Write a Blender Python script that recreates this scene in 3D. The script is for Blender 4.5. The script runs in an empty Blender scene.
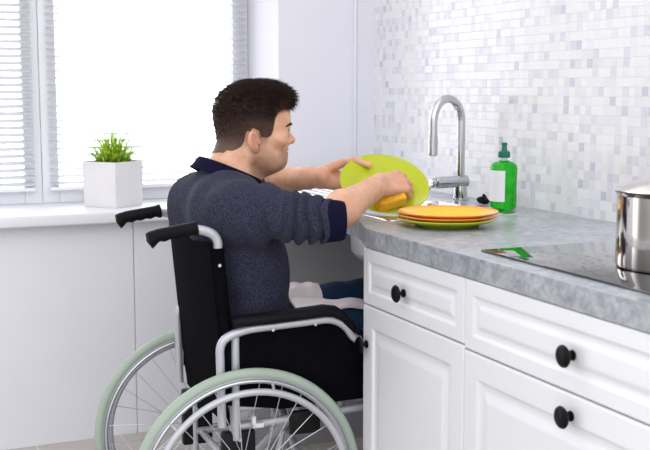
import bpy, bmesh, math, random
import numpy as np
from mathutils import Vector, Matrix, Euler
random.seed(7); RNG = np.random.default_rng(7)
PI = math.pi
sc = bpy.context.scene
COL = sc.collection

# ------------------------------------------------------------------ materials
def nt(m):
    m.use_nodes = True
    return m.node_tree.nodes, m.node_tree.links, m.node_tree.nodes['Principled BSDF']
def mat(name, col, rough=.5, metal=0., bump=0., bscale=200., var=0., vscale=8., spec=.5, coat=0., trans=0., sss=0.):
    m = bpy.data.materials.new(name); N, L, b = nt(m)
    b.inputs['Base Color'].default_value = (*col, 1); b.inputs['Roughness'].default_value = rough
    b.inputs['Metallic'].default_value = metal; b.inputs['Specular IOR Level'].default_value = spec
    b.inputs['Coat Weight'].default_value = coat; b.inputs['Transmission Weight'].default_value = trans
    if sss:
        b.inputs['Subsurface Weight'].default_value = sss; b.inputs['Subsurface Radius'].default_value = (.012, .005, .003)
        b.inputs['Subsurface Scale'].default_value = 1.0
    tc = N.new('ShaderNodeTexCoord')
    n = N.new('ShaderNodeTexNoise'); n.inputs['Scale'].default_value = vscale; n.inputs['Detail'].default_value = 4
    L.new(tc.outputs['Object'], n.inputs['Vector'])
    if var:
        r = N.new('ShaderNodeValToRGB'); a = [max(0, c*(1-var)) for c in col]; z = [min(1, c*(1+var)) for c in col]
        r.color_ramp.elements[0].position = .3; r.color_ramp.elements[1].position = .7
        r.color_ramp.elements[0].color = (*a, 1); r.color_ramp.elements[1].color = (*z, 1)
        L.new(n.outputs['Fac'], r.inputs['Fac']); L.new(r.outputs['Color'], b.inputs['Base Color'])
    if bump:
        n2 = N.new('ShaderNodeTexNoise'); n2.inputs['Scale'].default_value = bscale
        L.new(tc.outputs['Object'], n2.inputs['Vector'])
        bp = N.new('ShaderNodeBump'); bp.inputs['Strength'].default_value = bump; bp.inputs['Distance'].default_value = .002
        L.new(n2.outputs['Fac'], bp.inputs['Height']); L.new(bp.outputs['Normal'], b.inputs['Normal'])
    return m
M = {}
M['wall'] = mat('wall_paint', (.79, .78, .84), .6, bump=.03, bscale=90, var=.01)
M['white'] = mat('white_plastic', (.80, .80, .84), .35, var=.01)
M['lacquer'] = mat('white_lacquer', (.83, .825, .86), .32, var=.008)
M['shade_grey'] = mat('undersink_shade_grey', (.40, .395, .41), .4, var=.03)  # grey imitating the shade below the sink
M['blind'] = mat('dim_blind_slat', (.56, .56, .60), .5, var=.01)  # white slats greyed so they look dim against the sky
M['black_knob'] = mat('black_ceramic', (.003, .003, .004), .35, var=.1, spec=.15)
M['chrome'] = mat('chrome', (.60, .60, .63), .05, 1., var=.02)
M['steel'] = mat('brushed_steel', (.68, .68, .70), .22, 1., bump=.02, bscale=400, var=.03)
M['pot_steel'] = mat('polished_steel', (.66, .63, .60), .10, 1., var=.02)
M['alu'] = mat('silver_painted_tube', (.52, .53, .57), .35, .35, var=.03)
M['rim_alu'] = mat('aluminium_rim', (.60, .61, .64), .3, .7, var=.03)
M['tyre'] = mat('grey_green_rubber', (.36, .43, .36), .55, bump=.1, bscale=300, var=.04)
M['black_rubber'] = mat('black_rubber', (.006, .006, .007), .5, bump=.15, bscale=250, var=.1, spec=.09)
M['black_plastic'] = mat('black_plastic', (.006, .006, .007), .45, var=.1, spec=.2)
M['nylon'] = mat('black_nylon', (.0042, .0042, .0062), .8, bump=.25, bscale=500, var=.15, vscale=30, spec=.015)
M['pad'] = mat('black_pad', (.0055, .0055, .007), .5, bump=.1, bscale=200, var=.1, spec=.12)
M['hob'] = mat('black_glass', (.006, .006, .008), .03, var=.05, coat=.5)
M['lime'] = mat('lime_glaze', (.50, .56, .012), 0.10, var=.02, spec=.4)
M['orange'] = mat('orange_glaze', (.90, .27, .045), 0.10, var=.02, spec=.4)
M['sponge'] = mat('yellow_sponge', (.90, .45, .02), .9, bump=.6, bscale=300, var=.15, vscale=120)
M['cap_green'] = mat('green_cap', (.0, .16, .095), .35, var=.03)
M['paper'] = mat('white_paper', (.80, .80, .83), .5, var=.01)
M['pot_white'] = mat('white_ceramic', (.78, .76, .77), .4, bump=.08, bscale=40, var=.015)
M['soil'] = mat('soil', (.05, .035, .02), .9, bump=.6, bscale=120, var=.3, vscale=60)
M['towel'] = mat('white_cotton', (.78, .70, .71), .85, bump=.35, bscale=450, var=.04, vscale=30)
M['collar'] = mat('navy_rib', (.007, .006, .024), .85, bump=.3, bscale=400, var=.15, vscale=60, spec=.08)
M['shoe'] = mat('shoe_leather', (.03, .03, .035), .5, var=.1)
M['sole'] = mat('shoe_sole', (.6, .6, .6), .6, var=.05)
M['eye_white'] = mat('eye_white', (.75, .72, .70), .15, var=.02)
M['iris'] = mat('iris', (.05, .03, .02), .1, var=.1)
M['brow'] = mat('brow_hair', (.022, .012, .009), .6, var=.2)

def link_ramp(N, L, fac, stops, const=False):
    r = N.new('ShaderNodeValToRGB'); cr = r.color_ramp
    if const: cr.interpolation = 'CONSTANT'
    while len(cr.elements) < len(stops): cr.elements.new(.5)
    for e, (p, c) in zip(cr.elements, stops): e.position = p; e.color = (*c, 1)
    L.new(fac, r.inputs['Fac']); return r.outputs['Color']
def math_n(N, L, op, a, b=None):
    n = N.new('ShaderNodeMath'); n.operation = op
    for i, v in enumerate((a, b)):
        if v is None: continue
        if isinstance(v, (int, float)): n.inputs[i].default_value = v
        else: L.new(v, n.inputs[i])
    return n.outputs[0]

def tile_mat():
    m = bpy.data.materials.new('mosaic_tiles'); N, L, b = nt(m)
    tc = N.new('ShaderNodeTexCoord'); sx = N.new('ShaderNodeSeparateXYZ'); L.new(tc.outputs['Object'], sx.inputs[0])
    S = .0245
    u = math_n(N, L, 'DIVIDE', sx.outputs['X'], S); v = math_n(N, L, 'DIVIDE', sx.outputs['Z'], S)
    fu = math_n(N, L, 'FLOOR', u); fv = math_n(N, L, 'FLOOR', v)
    cx = N.new('ShaderNodeCombineXYZ'); L.new(fu, cx.inputs[0]); L.new(fv, cx.inputs[1])
    wn = N.new('ShaderNodeTexWhiteNoise'); wn.noise_dimensions = '2D'; L.new(cx.outputs[0], wn.inputs['Vector'])
    col = link_ramp(N, L, wn.outputs['Value'], [(0, (.83, .83, .85)), (.40, (.80, .79, .83)), (.62, (.755, .745, .80)), (.78, (.71, .69, .74)), (.87, (.66, .65, .735)), (.955, (.57, .57, .67)), (.985, (.75, .75, .75))], True)
    def edge(w):
        f = math_n(N, L, 'FRACT', w); f2 = math_n(N, L, 'SUBTRACT', f, .5); f3 = math_n(N, L, 'ABSOLUTE', f2)
        return math_n(N, L, 'GREATER_THAN', f3, .465)
    g = math_n(N, L, 'MAXIMUM', edge(u), edge(v))
    mx = N.new('ShaderNodeMix'); mx.data_type = 'RGBA'; L.new(g, mx.inputs[0]); L.new(col, mx.inputs[6]); mx.inputs[7].default_value = (.76, .76, .79, 1)
    L.new(mx.outputs[2], b.inputs['Base Color'])
    ro = N.new('ShaderNodeMapRange'); L.new(g, ro.inputs[0]); ro.inputs[3].default_value = .20; ro.inputs[4].default_value = .7
    L.new(ro.outputs[0], b.inputs['Roughness'])
    inv = math_n(N, L, 'SUBTRACT', 1, g)
    bp = N.new('ShaderNodeBump'); bp.inputs['Strength'].default_value = .4; bp.inputs['Distance'].default_value = .001
    L.new(inv, bp.inputs['Height']); L.new(bp.outputs['Normal'], b.inputs['Normal'])
    return m
M['tile'] = tile_mat()

def stone_mat():
    m = bpy.data.materials.new('grey_stone_laminate'); N, L, b = nt(m)
    tc = N.new('ShaderNodeTexCoord')
    n1 = N.new('ShaderNodeTexNoise'); n1.inputs['Scale'].default_value = 42; n1.inputs['Detail'].default_value = 6; n1.inputs['Roughness'].default_value = .7; n1.inputs['Distortion'].default_value = .6
    n2 = N.new('ShaderNodeTexNoise'); n2.inputs['Scale'].default_value = 9; n2.inputs['Detail'].default_value = 3
    for n in (n1, n2): L.new(tc.outputs['Object'], n.inputs['Vector'])
    f = math_n(N, L, 'ADD', math_n(N, L, 'MULTIPLY', n1.outputs['Fac'], .7), math_n(N, L, 'MULTIPLY', n2.outputs['Fac'], .3))
    c = link_ramp(N, L, f, [(.34, (.19, .205, .23)), (.47, (.31, .33, .365)), (.55, (.415, .425, .46)), (.66, (.55, .56, .585))])
    L.new(c, b.inputs['Base Color']); b.inputs['Roughness'].default_value = .3
    return m
M['stone'] = stone_mat()

def floor_mat():
    m = bpy.data.materials.new('beige_laminate'); N, L, b = nt(m)
    tc = N.new('ShaderNodeTexCoord'); mp = N.new('ShaderNodeMapping'); mp.inputs['Scale'].default_value = (1, 1, 1)
    L.new(tc.outputs['Object'], mp.inputs[0])
    br = N.new('ShaderNodeTexBrick'); br.inputs['Scale'].default_value = 1; br.inputs['Brick Width'].default_value = .6; br.inputs['Row Height'].default_value = .3
    br.inputs['Mortar Size'].default_value = .003; br.inputs['Color1'].default_value = (.45, .41, .37, 1); br.inputs['Color2'].default_value = (.49, .45, .41, 1); br.inputs['Mortar'].default_value = (.6, .57, .54, 1)
    L.new(mp.outputs[0], br.inputs['Vector']); L.new(br.outputs['Color'], b.inputs['Base Color']); b.inputs['Roughness'].default_value = .4
    return m
M['floor'] = floor_mat()

def fabric_mat(name, a, c, scale, bump, streak=(1, 1, 1)):
    m = bpy.data.materials.new(name); N, L, b = nt(m)
    tc = N.new('ShaderNodeTexCoord'); mp = N.new('ShaderNodeMapping'); mp.inputs['Scale'].default_value = streak
    L.new(tc.outputs['Object'], mp.inputs[0])
    n = N.new('ShaderNodeTexNoise'); n.inputs['Scale'].default_value = scale; n.inputs['Detail'].default_value = 3; n.inputs['Roughness'].default_value = .7
    L.new(mp.outputs[0], n.inputs['Vector'])
    L.new(link_ramp(N, L, n.outputs['Fac'], [(.38, a), (.62, c)]), b.inputs['Base Color'])
    b.inputs['Roughness'].default_value = .85; b.inputs['Sheen Weight'].default_value = .04; b.inputs['Specular IOR Level'].default_value = .08
    bp = N.new('ShaderNodeBump'); bp.inputs['Strength'].default_value = bump; bp.inputs['Distance'].default_value = .002
    L.new(n.outputs['Fac'], bp.inputs['Height']); L.new(bp.outputs['Normal'], b.inputs['Normal'])
    return m
M['knit'] = fabric_mat('heather_knit', (.015, .015, .031), (.055, .055, .092), 400, .5, (1, 1, .45))
M['denim'] = fabric_mat('denim', (.008, .022, .055), (.022, .05, .105), 260, .4)

def skin_mat():
    m = bpy.data.materials.new('skin'); N, L, b = nt(m)
    tc = N.new('ShaderNodeTexCoord'); n = N.new('ShaderNodeTexNoise'); n.inputs['Scale'].default_value = 35; n.inputs['Detail'].default_value = 3
    L.new(tc.outputs['Object'], n.inputs['Vector'])
    c = link_ramp(N, L, n.outputs['Fac'], [(.35, (.66, .345, .215)), (.65, (.78, .445, .295))])
    def mixattr(c, nm, col, k=None):
        at = N.new('ShaderNodeAttribute'); at.attribute_name = nm
        f = at.outputs['Fac']
        if k:
            n2 = N.new('ShaderNodeTexNoise'); n2.inputs['Scale'].default_value = k; L.new(tc.outputs['Object'], n2.inputs['Vector'])
            f = math_n(N, L, 'MULTIPLY', f, math_n(N, L, 'ADD', math_n(N, L, 'MULTIPLY', n2.outputs['Fac'], 1.0), .30))
        mx = N.new('ShaderNodeMix'); mx.data_type = 'RGBA'; L.new(f, mx.inputs[0]); L.new(c, mx.inputs[6]); mx.inputs[7].default_value = (*col, 1)
        return mx.outputs[2]
    c = mixattr(c, 'stubble', (.16, .075, .045), 700)
    c = mixattr(c, 'lips', (.50, .19, .15))
    c = mixattr(c, 'flush', (.72, .29, .21))
    L.new(c, b.inputs['Base Color']); b.inputs['Roughness'].default_value = .48
    b.inputs['Subsurface Weight'].default_value = .15; b.inputs['Subsurface Radius'].default_value = (.010, .004, .002); b.inputs['Subsurface Scale'].default_value = 1.
    return m
M['skin'] = skin_mat()

def hair_mat():
    m = bpy.data.materials.new('dark_brown_hair'); N, L, b = nt(m)
    at = N.new('ShaderNodeAttribute'); at.attribute_name = 'fade'
    tc = N.new('ShaderNodeTexCoord'); n = N.new('ShaderNodeTexNoise'); n.inputs['Scale'].default_value = 160
    L.new(tc.outputs['Object'], n.inputs['Vector'])
    c1 = link_ramp(N, L, n.outputs['Fac'], [(.3, (.010, .0048, .0038)), (.7, (.036, .018, .0135))])
    mx = N.new('ShaderNodeMix'); mx.data_type = 'RGBA'; L.new(at.outputs['Fac'], mx.inputs[0]); L.new(c1, mx.inputs[6]); mx.inputs[7].default_value = (.17, .105, .082, 1)
    L.new(mx.outputs[2], b.inputs['Base Color']); b.inputs['Roughness'].default_value = .5; b.inputs['Specular IOR Level'].default_value = .14
    return m
M['hair'] = hair_mat()

def grass_mat():
    m = bpy.data.materials.new('grass_blade'); N, L, b = nt(m)
    tc = N.new('ShaderNodeTexCoord'); n = N.new('ShaderNodeTexNoise'); n.inputs['Scale'].default_value = 45
    L.new(tc.outputs['Object'], n.inputs['Vector'])
    c = link_ramp(N, L, n.outputs['Fac'], [(.3, (.06, .20, .012)), (.50, (.30, .50, .025)), (.68, (.72, .80, .10))])
    L.new(c, b.inputs['Base Color']); b.inputs['Roughness'].default_value = .45
    tr = N.new('ShaderNodeBsdfTranslucent'); L.new(c, tr.inputs['Color'])
    ms = N.new('ShaderNodeMixShader'); ms.inputs[0].default_value = .45
    L.new(b.outputs[0], ms.inputs[1]); L.new(tr.outputs[0], ms.inputs[2]); L.new(ms.outputs[0], N['Material Output'].inputs[0])
    return m
M['grass'] = grass_mat()

def pane_mat():
    m = bpy.data.materials.new('window_glass'); N, L, b = nt(m)
    t = N.new('ShaderNodeBsdfTransparent'); g = N.new('ShaderNodeBsdfGlossy'); g.inputs['Roughness'].default_value = .02
    f = N.new('ShaderNodeFresnel'); f.inputs[0].default_value = 1.3; ms = N.new('ShaderNodeMixShader')
    L.new(f.outputs[0], ms.inputs[0]); L.new(t.outputs[0], ms.inputs[1]); L.new(g.outputs[0], ms.inputs[2]); L.new(ms.outputs[0], N['Material Output'].inputs[0])
    return m
M['pane'] = pane_mat()
def bright_slat_mat():  # same kind of slat, made paler and translucent to look overexposed
    m = bpy.data.materials.new('bright_blind_slat'); N, L, b = nt(m)
    b.inputs['Base Color'].default_value = (.72, .72, .75, 1); b.inputs['Roughness'].default_value = .5
    tr = N.new('ShaderNodeBsdfTranslucent'); tr.inputs['Color'].default_value = (.84, .85, .86, 1)
    ms = N.new('ShaderNodeMixShader'); ms.inputs[0].default_value = .65
    L.new(b.outputs[0], ms.inputs[1]); L.new(tr.outputs[0], ms.inputs[2]); L.new(ms.outputs[0], N['Material Output'].inputs[0])
    return m
M['bright_slat'] = bright_slat_mat()

def liquid_mat():
    m = bpy.data.materials.new('green_soap'); N, L, b = nt(m)
    b.inputs['Base Color'].default_value = (.03, .62, .05, 1); b.inputs['Roughness'].default_value = .12; b.inputs['Transmission Weight'].default_value = .55
    b.inputs['IOR'].default_value = 1.33; b.inputs['Coat Weight'].default_value = .2
    tc = N.new('ShaderNodeTexCoord'); n = N.new('ShaderNodeTexNoise'); n.inputs['Scale'].default_value = 30
    L.new(tc.outputs['Object'], n.inputs['Vector'])
    L.new(link_ramp(N, L, n.outputs['Fac'], [(.35, (.003, .50, .010)), (.7, (.03, .74, .03))]), b.inputs['Base Color'])
    return m
M['soap'] = liquid_mat()
def clear_mat():
    m = bpy.data.materials.new('clear_plastic'); N, L, b = nt(m)
    b.inputs['Base Color'].default_value = (.75, .82, .76, 1); b.inputs['Roughness'].default_value = .1; b.inputs['Transmission Weight'].default_value = .8
    return m
M['clear'] = clear_mat()

def plate_mat():      # mustard well, orange rim band
    m = bpy.data.materials.new('yellow_orange_glaze'); N, L, b = nt(m)
    tc = N.new('ShaderNodeTexCoord'); mp = N.new('ShaderNodeMapping'); mp.inputs['Scale'].default_value = (1, 1, 0); L.new(tc.outputs['Object'], mp.inputs[0])
    vl = N.new('ShaderNodeVectorMath'); vl.operation = 'LENGTH'; L.new(mp.outputs[0], vl.inputs[0])
    f = math_n(N, L, 'DIVIDE', vl.outputs['Value'], .125)
    c = link_ramp(N, L, f, [(0, (.93, .58, .008)), (.88, (.93, .54, .008)), (.97, (.92, .33, .04))])
    L.new(c, b.inputs['Base Color']); b.inputs['Roughness'].default_value = .16; b.inputs['Specular IOR Level'].default_value = .3
    return m
M['mustard'] = plate_mat()

# ------------------------------------------------------------------ objects
def setp(o, label=None, cat=None, group=None, kind=None):
    if label: o['label'] = label
    if cat: o['category'] = cat
    if group: o['group'] = group
    if kind: o['kind'] = kind
    return o
def E(name, loc=(0, 0, 0), rz=0, **k):
    o = bpy.data.objects.new(name, None); o.empty_display_size = .05; COL.objects.link(o)
    o.location = loc; o.rotation_euler = (0, 0, rz); return setp(o, **k)
def mk(name, bm, m, parent=None, loc=None, smooth=True, **k):
    me = bpy.data.meshes.new(name)
    if isinstance(bm, tuple): me.from_pydata([tuple(map(float, v)) for v in bm[0]], [], [tuple(map(int, f)) for f in bm[1]])
    else: bm.to_mesh(me); bm.free()
    for mm in (m if isinstance(m, (list, tuple)) else [m]): me.materials.append(mm)
    me.update()
    o = bpy.data.objects.new(name, me); COL.objects.link(o)
    if smooth:
        me.polygons.foreach_set('use_smooth', [True]*len(me.polygons))
        if smooth != 'all': me.set_sharp_from_angle(angle=math.radians(38))
    if parent: o.parent = parent
    if loc is not None: o.location = loc
    return setp(o, **k)
def box(bm, lo, hi, bev=0, seg=2, M4=None):
    lo, hi = Vector(lo), Vector(hi); c = (lo+hi)/2; s = hi-lo
    mt = Matrix.Translation(c) @ Matrix.Diagonal((*s, 1))
    if M4 is not None: mt = M4 @ mt
    r = bmesh.ops.create_cube(bm, size=1, matrix=mt)
    if bev:
        es = list({e for v in r['verts'] for e in v.link_edges})
        bmesh.ops.bevel(bm, geom=es, offset=bev, segments=seg, affect='EDGES', profile=.5)
    return bm
def B(lo, hi, bev=0, seg=2): return box(bmesh.new(), lo, hi, bev, seg)
def lathe(bm, prof, n=48, M4=None, closed=False):
    M4 = M4 or Matrix(); rings = []
    for r, z in prof:
        if r < 1e-6: rings.append([bm.verts.new(M4 @ Vector((0, 0, z)))])
        else: rings.append([bm.verts.new(M4 @ Vector((r*math.cos(2*PI*i/n), r*math.sin(2*PI*i/n), z))) for i in range(n)])
    pairs = list(zip(rings, rings[1:])) + ([(rings[-1], rings[0])] if closed else [])
    for a, b in pairs:
        for i in range(n):
            j = (i+1) % n
            if len(a) == 1 and len(b) == 1: continue
            if len(a) == 1: f = (a[0], b[i], b[j])
            elif len(b) == 1: f = (a[i], a[j], b[0])
            else: f = (a[i], a[j], b[j], b[i])
            try: bm.faces.new(f)
            except ValueError: pass
    bmesh.ops.recalc_face_normals(bm, faces=bm.faces[:]); return bm
def fillet(pts, rad, n=6):
    pts = [Vector(p) for p in pts]; out = [pts[0]]
    for a, b, c in zip(pts, pts[1:], pts[2:]):
        r = min(rad, (b-a).length*.49, (c-b).length*.49)
        p, q = b+(a-b).normalized()*r, b+(c-b).normalized()*r
        for i in range(n+1):
            t = i/n; out.append(p*(1-t)**2+b*2*t*(1-t)+q*t*t)
    return out+[pts[-1]]
def tube(bm, pts, r, n=12, rz=None, up=(0, 0, 1), caps=True):
    pts = [Vector(p) for p in pts]; N_ = len(pts); rs = r if isinstance(r, (list, tuple)) else [r]*N_
    rings = []; x = None
    for i, p in enumerate(pts):
        t = (pts[min(i+1, N_-1)]-pts[max(i-1, 0)]).normalized()
        if x is None:
            u = Vector(up)
            if abs(t.dot(u)) > .95: u = Vector((1, 0, 0))
            x = t.cross(u).normalized()
        x = (x-t*x.dot(t)).normalized(); y = x.cross(t).normalized()
        ry = rs[i] if rz is None else rz*(rs[i]/max(rs))
        rings.append([bm.verts.new(p+x*rs[i]*math.cos(2*PI*k/n)+y*ry*math.sin(2*PI*k/n)) for k in range(n)])
    for a, b in zip(rings, rings[1:]):
        for i in range(n): bm.faces.new((a[i], a[(i+1) % n], b[(i+1) % n], b[i]))
    if caps: bm.faces.new(rings[0]); bm.faces.new(rings[-1])
    bmesh.ops.recalc_face_normals(bm, faces=bm.faces[:]); return bm
def T(pts, r, n=12, **k): return tube(bmesh.new(), pts, r, n, **k)
def cyl(bm, a, b, r, n=20, bev=0):
    a, b = Vector(a), Vector(b); d = b-a; L_ = d.length
    Q = Matrix.Translation(a) @ d.to_track_quat('Z', 'Y').to_matrix().to_4x4()
    if bev: return lathe(bm, [(0, 0), (r-bev, 0), (r, bev), (r, L_-bev), (r-bev, L_), (0, L_)], n, Q)
    return lathe(bm, [(0, 0), (r, 0), (r, L_), (0, L_)], n, Q)
def torus(bm, R_, r, axis_x=True, off=0, n=72, m=12, rx=None):
    """ring round the X axis"""
    rx = rx or r; g = []
    for i in range(n):
        a = 2*PI*i/n; row = []
        for j in range(m):
            b = 2*PI*j/m; rr = R_+r*math.cos(b)
            row.append(bm.verts.new((off+rx*math.sin(b), rr*math.cos(a), rr*math.sin(a))))
        g.append(row)
    for i in range(n):
        for j in range(m): bm.faces.new((g[i][j], g[(i+1) % n][j], g[(i+1) % n][(j+1) % m], g[i][(j+1) % m]))
    bmesh.ops.recalc_face_normals(bm, faces=bm.faces[:]); return bm
def prism(bm, poly, axis, a, b):
    """poly of 2D points extruded along axis ('x','y','z') from a to b"""
    def P(p, t): return {'x': (t, p[0], p[1]), 'y': (p[0], t, p[1]), 'z': (p[0], p[1], t)}[axis]
    A = [bm.verts.new(P(p, a)) for p in poly]; Bv = [bm.verts.new(P(p, b)) for p in poly]; n = len(poly)
    bm.faces.new(A); bm.faces.new(Bv)
    for i in range(n): bm.faces.new((A[i], A[(i+1) % n], Bv[(i+1) % n], Bv[i]))
    bmesh.ops.recalc_face_normals(bm, faces=bm.faces[:]); return bm

# ------------------------------------------------------------------ room
ZF = -.01; XW = -1.42; YT = .645
mk('floor', B((XW-.3, -2.6, ZF-.05), (3.3, YT+.1, ZF)), M['floor'], smooth=False, kind='structure')
bm = bmesh.new()
XO = -1.80
box(bm, (XO, -2.6, ZF-.05), (XW-.01, YT+.1, .776))                      # below the sill
box(bm, (XO, .3265, .776), (XW, YT+.1, 2.6))                            # pier right of the window
box(bm, (XO, -1.35, 2.0), (XW, .3265, 2.6)); box(bm, (XO, -2.6, .776), (XW, -1.35, 2.6))
for y0, y1 in ((-2.6, -1.2395), (-1.2375, -.2375), (-.2345, YT)):       # flush cladding panels under the window
    box(bm, (XW-.012, y0, ZF), (XW, y1, .776), .001, 1)
mk('wall_back', bm, M['wall'], smooth=False, kind='structure')
mk('wall_right', B((XO, YT, ZF-.05), (2.3, YT+.12, 2.6)), M['wall'], smooth=False, kind='structure')
mk('trim_1', B((XW, YT-.014, .905), (XW+.014, YT, 2.6), .004), M['white'], kind='structure')
mk('backsplash', B((-1.244, YT-.007, .905), (2.3, YT+.001, 2.6)), M['tile'], smooth=False, kind='structure')

# window: recess, two sashes with glass, blinds
XP = -1.755
win = E('window_1', (XP, -.5, .82), kind='structure')
def wl(p): return (p[0]-XP, p[1]+.5, p[2]-.82)
def wbox(bm, lo, hi, bev=.004): return box(bm, wl(lo), wl(hi), bev)
bm = bmesh.new()
def frame_ring(bm, y0, y1, z0, z1, w, x0, x1):
    wbox(bm, (x0, y0, z0), (x1, y0+w, z1)); wbox(bm, (x0, y1-w, z0), (x1, y1, z1))
    wbox(bm, (x0, y0+w, z0), (x1, y1-w, z0+w)); wbox(bm, (x0, y0+w, z1-w), (x1, y1-w, z1))
frame_ring(bm, -1.35, .3265, .812, 2.0, .02, XP-.045, XP-.005)
mk('frame', bm, M['white'], win)
for y0, y1 in ((-1.34, -.4995), (-.4965, .3225)):
    bm = bmesh.new(); frame_ring(bm, y0, y1, .818, 1.99, .062, XP-.04, XP)
    s = mk('sash', bm, M['white'], win)
    mk('pane', B(wl((XP-.024, y0+.05, .868)), wl((XP-.020, y1-.05, 1.94))), M['pane'], s, smooth=False)
mk('window_sill', B(wl((XP-.02, -1.6, .777)), wl((XW+.055, .3265, .818)), .006, 3), M['white'], win)

def blind(y0, y1, tilt, label, m):
    r = E('window_blind', (XP+.018, (y0+y1)/2, .872), label=label, cat='blind', group='slatted blinds over the window')
    w = (y1-y0)/2; bm = bmesh.new(); z = .022
    while z < 1.07:
        mt = Matrix.Translation((0, 0, z)) @ Matrix.Rotation(math.radians(tilt), 4, 'Y')
        for sgn in (1,):
            g = []
            for k in range(5):
                x = -.0125+.025*k/4; zz = .0016*(1-(2*k/4-1)**2)
                g.append((bm.verts.new(mt @ Vector((x, -w, zz))), bm.verts.new(mt @ Vector((x, w, zz))), bm.verts.new(mt @ Vector((x, -w, zz-.0004))), bm.verts.new(mt @ Vector((x, w, zz-.0004)))))
            for a, b in zip(g, g[1:]):
                bm.faces.new((a[0], b[0], b[1], a[1])); bm.faces.new((a[2], a[3], b[3], b[2]))
            bm.faces.new((g[0][0], g[0][1], g[0][3], g[0][2])); bm.faces.new((g[-1][0], g[-1][2], g[-1][3], g[-1][1]))
        z += .0262
    bmesh.ops.recalc_face_normals(bm, faces=bm.faces[:])
    mk('slats', bm, m, r)
    mk('bottom_rail', B((-.012, -w, -.006), (.012, w, .008), .003), M['white'], r)
    mk('headrail', B((-.014, -w, 1.085), (.014, w, 1.115), .003), M['white'], r)
    for yy in (-w*.72, w*.72): mk('ladder_cord', cyl(bmesh.new(), (0, yy, 0), (0, yy, 1.09), .0007, 6), M['white'], r)
blind(-1.30, -.527, 33, 'white slatted blind with open slats on the window sash left of the centre seam', M['blind'])
blind(-.472, .309, 20, 'wide white slatted blind behind the potted grass, glowing with daylight', M['bright_slat'])

# ------------------------------------------------------------------ potted grass
pg = E('potted_grass', (-1.565, -.272, .818), math.radians(37), label='white square pot of spiky green grass on the window sill', cat='potted plant')
s = .0795
bm = bmesh.new(); prof = [(.94, 0), (1, .166), (.93, .166), (.92, .14)]
rings = [[bm.verts.new((sx*s*k, sy*s*k, z)) for sx, sy in ((-1, -1), (1, -1), (1, 1), (-1, 1))] for k, z in prof]
bm.faces.new(rings[0][::-1]); bm.faces.new(rings[-1])
for a, b in zip(rings, rings[1:]):
    for i in range(4): bm.faces.new((a[i], a[(i+1) % 4], b[(i+1) % 4], b[i]))
bmesh.ops.recalc_face_normals(bm, faces=bm.faces[:])
bmesh.ops.bevel(bm, geom=bm.edges[:], offset=.003, segments=2, affect='EDGES', profile=.5)
mk('pot', bm, M['pot_white'], pg)
mk('soil', B((-.072, -.072, .13), (.072, .072, .148)), M['soil'], pg, smooth=False)
vs, fs = [], []
for i in range(300):
    a = random.uniform(0, 2*PI); rad = .055*math.sqrt(random.random()); out = random.uniform(0, 2*PI) if random.random() < .3 else a
    L_ = random.uniform(.08, .165); lean = min(1.3, abs(random.gauss(.15, .25))+rad*13); w = random.uniform(.0016, .0034)
    p = Vector((rad*math.cos(a), rad*math.sin(a), .145)); d = Vector((math.cos(out), math.sin(out), 0)); side = Vector((-d.y, d.x, 0)); b0 = len(vs)
    ang = lean*.45; q = p.copy()
    for k in range(6):
        t = k/5; ww = w*(1-t**2.2)+.0002
        vs += [q-side*ww, q+d*ww*.25, q+side*ww]
        dirv = d*math.sin(ang)+Vector((0, 0, 1))*math.cos(ang); q = q+dirv*L_/5; ang += lean*.28
    for k in range(5):
        o = b0+3*k; fs += [(o, o+1, o+4, o+3), (o+1, o+2, o+5, o+4)]
mk('grass', (vs, fs), M['grass'], pg, kind='stuff')

# ------------------------------------------------------------------ worktop, cabinets
ZC = .905
outer = [(1.42, -.002), (.05, -.002)]
for i in range(1, 9):
    t = i/8; outer.append((.05*(1-t)**2+2*t*(1-t)*.012-.02*t*t, -.002*(1-t)**2-.002*2*t*(1-t)+.012*t*t))
outer += [(-.085, .036), (-.15, .052), (-.22, .058), (XW, .058), (XW, YT), (1.42, YT)]
hole = [(-.52, .155), (-.12, .155), (-.12, .485), (-.52, .485)]
bm = bmesh.new()
def loop(pts, z):
    v = [bm.verts.new((x, y, z)) for x, y in pts]; return [bm.edges.new((v[i], v[(i+1) % len(v)])) for i in range(len(v))]
es = loop(outer, ZC)+loop(hole, ZC)
r = bmesh.ops.triangle_fill(bm, use_beauty=True, use_dissolve=False, edges=es)
fc = bm.faces[:]
ex = bmesh.ops.extrude_face_region(bm, geom=fc)
for v in [g for g in ex['geom'] if isinstance(g, bmesh.types.BMVert)]: v.co.z -= .045
bmesh.ops.recalc_face_normals(bm, faces=bm.faces[:])
wt = mk('worktop', bm, M['stone'], label='long grey mottled stone worktop running along the tiled wall', cat='worktop')
bv = wt.modifiers.new('bevel', 'BEVEL'); bv.width = .007; bv.segments = 4; bv.limit_method = 'ANGLE'; bv.angle_limit = math.radians(50)

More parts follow.
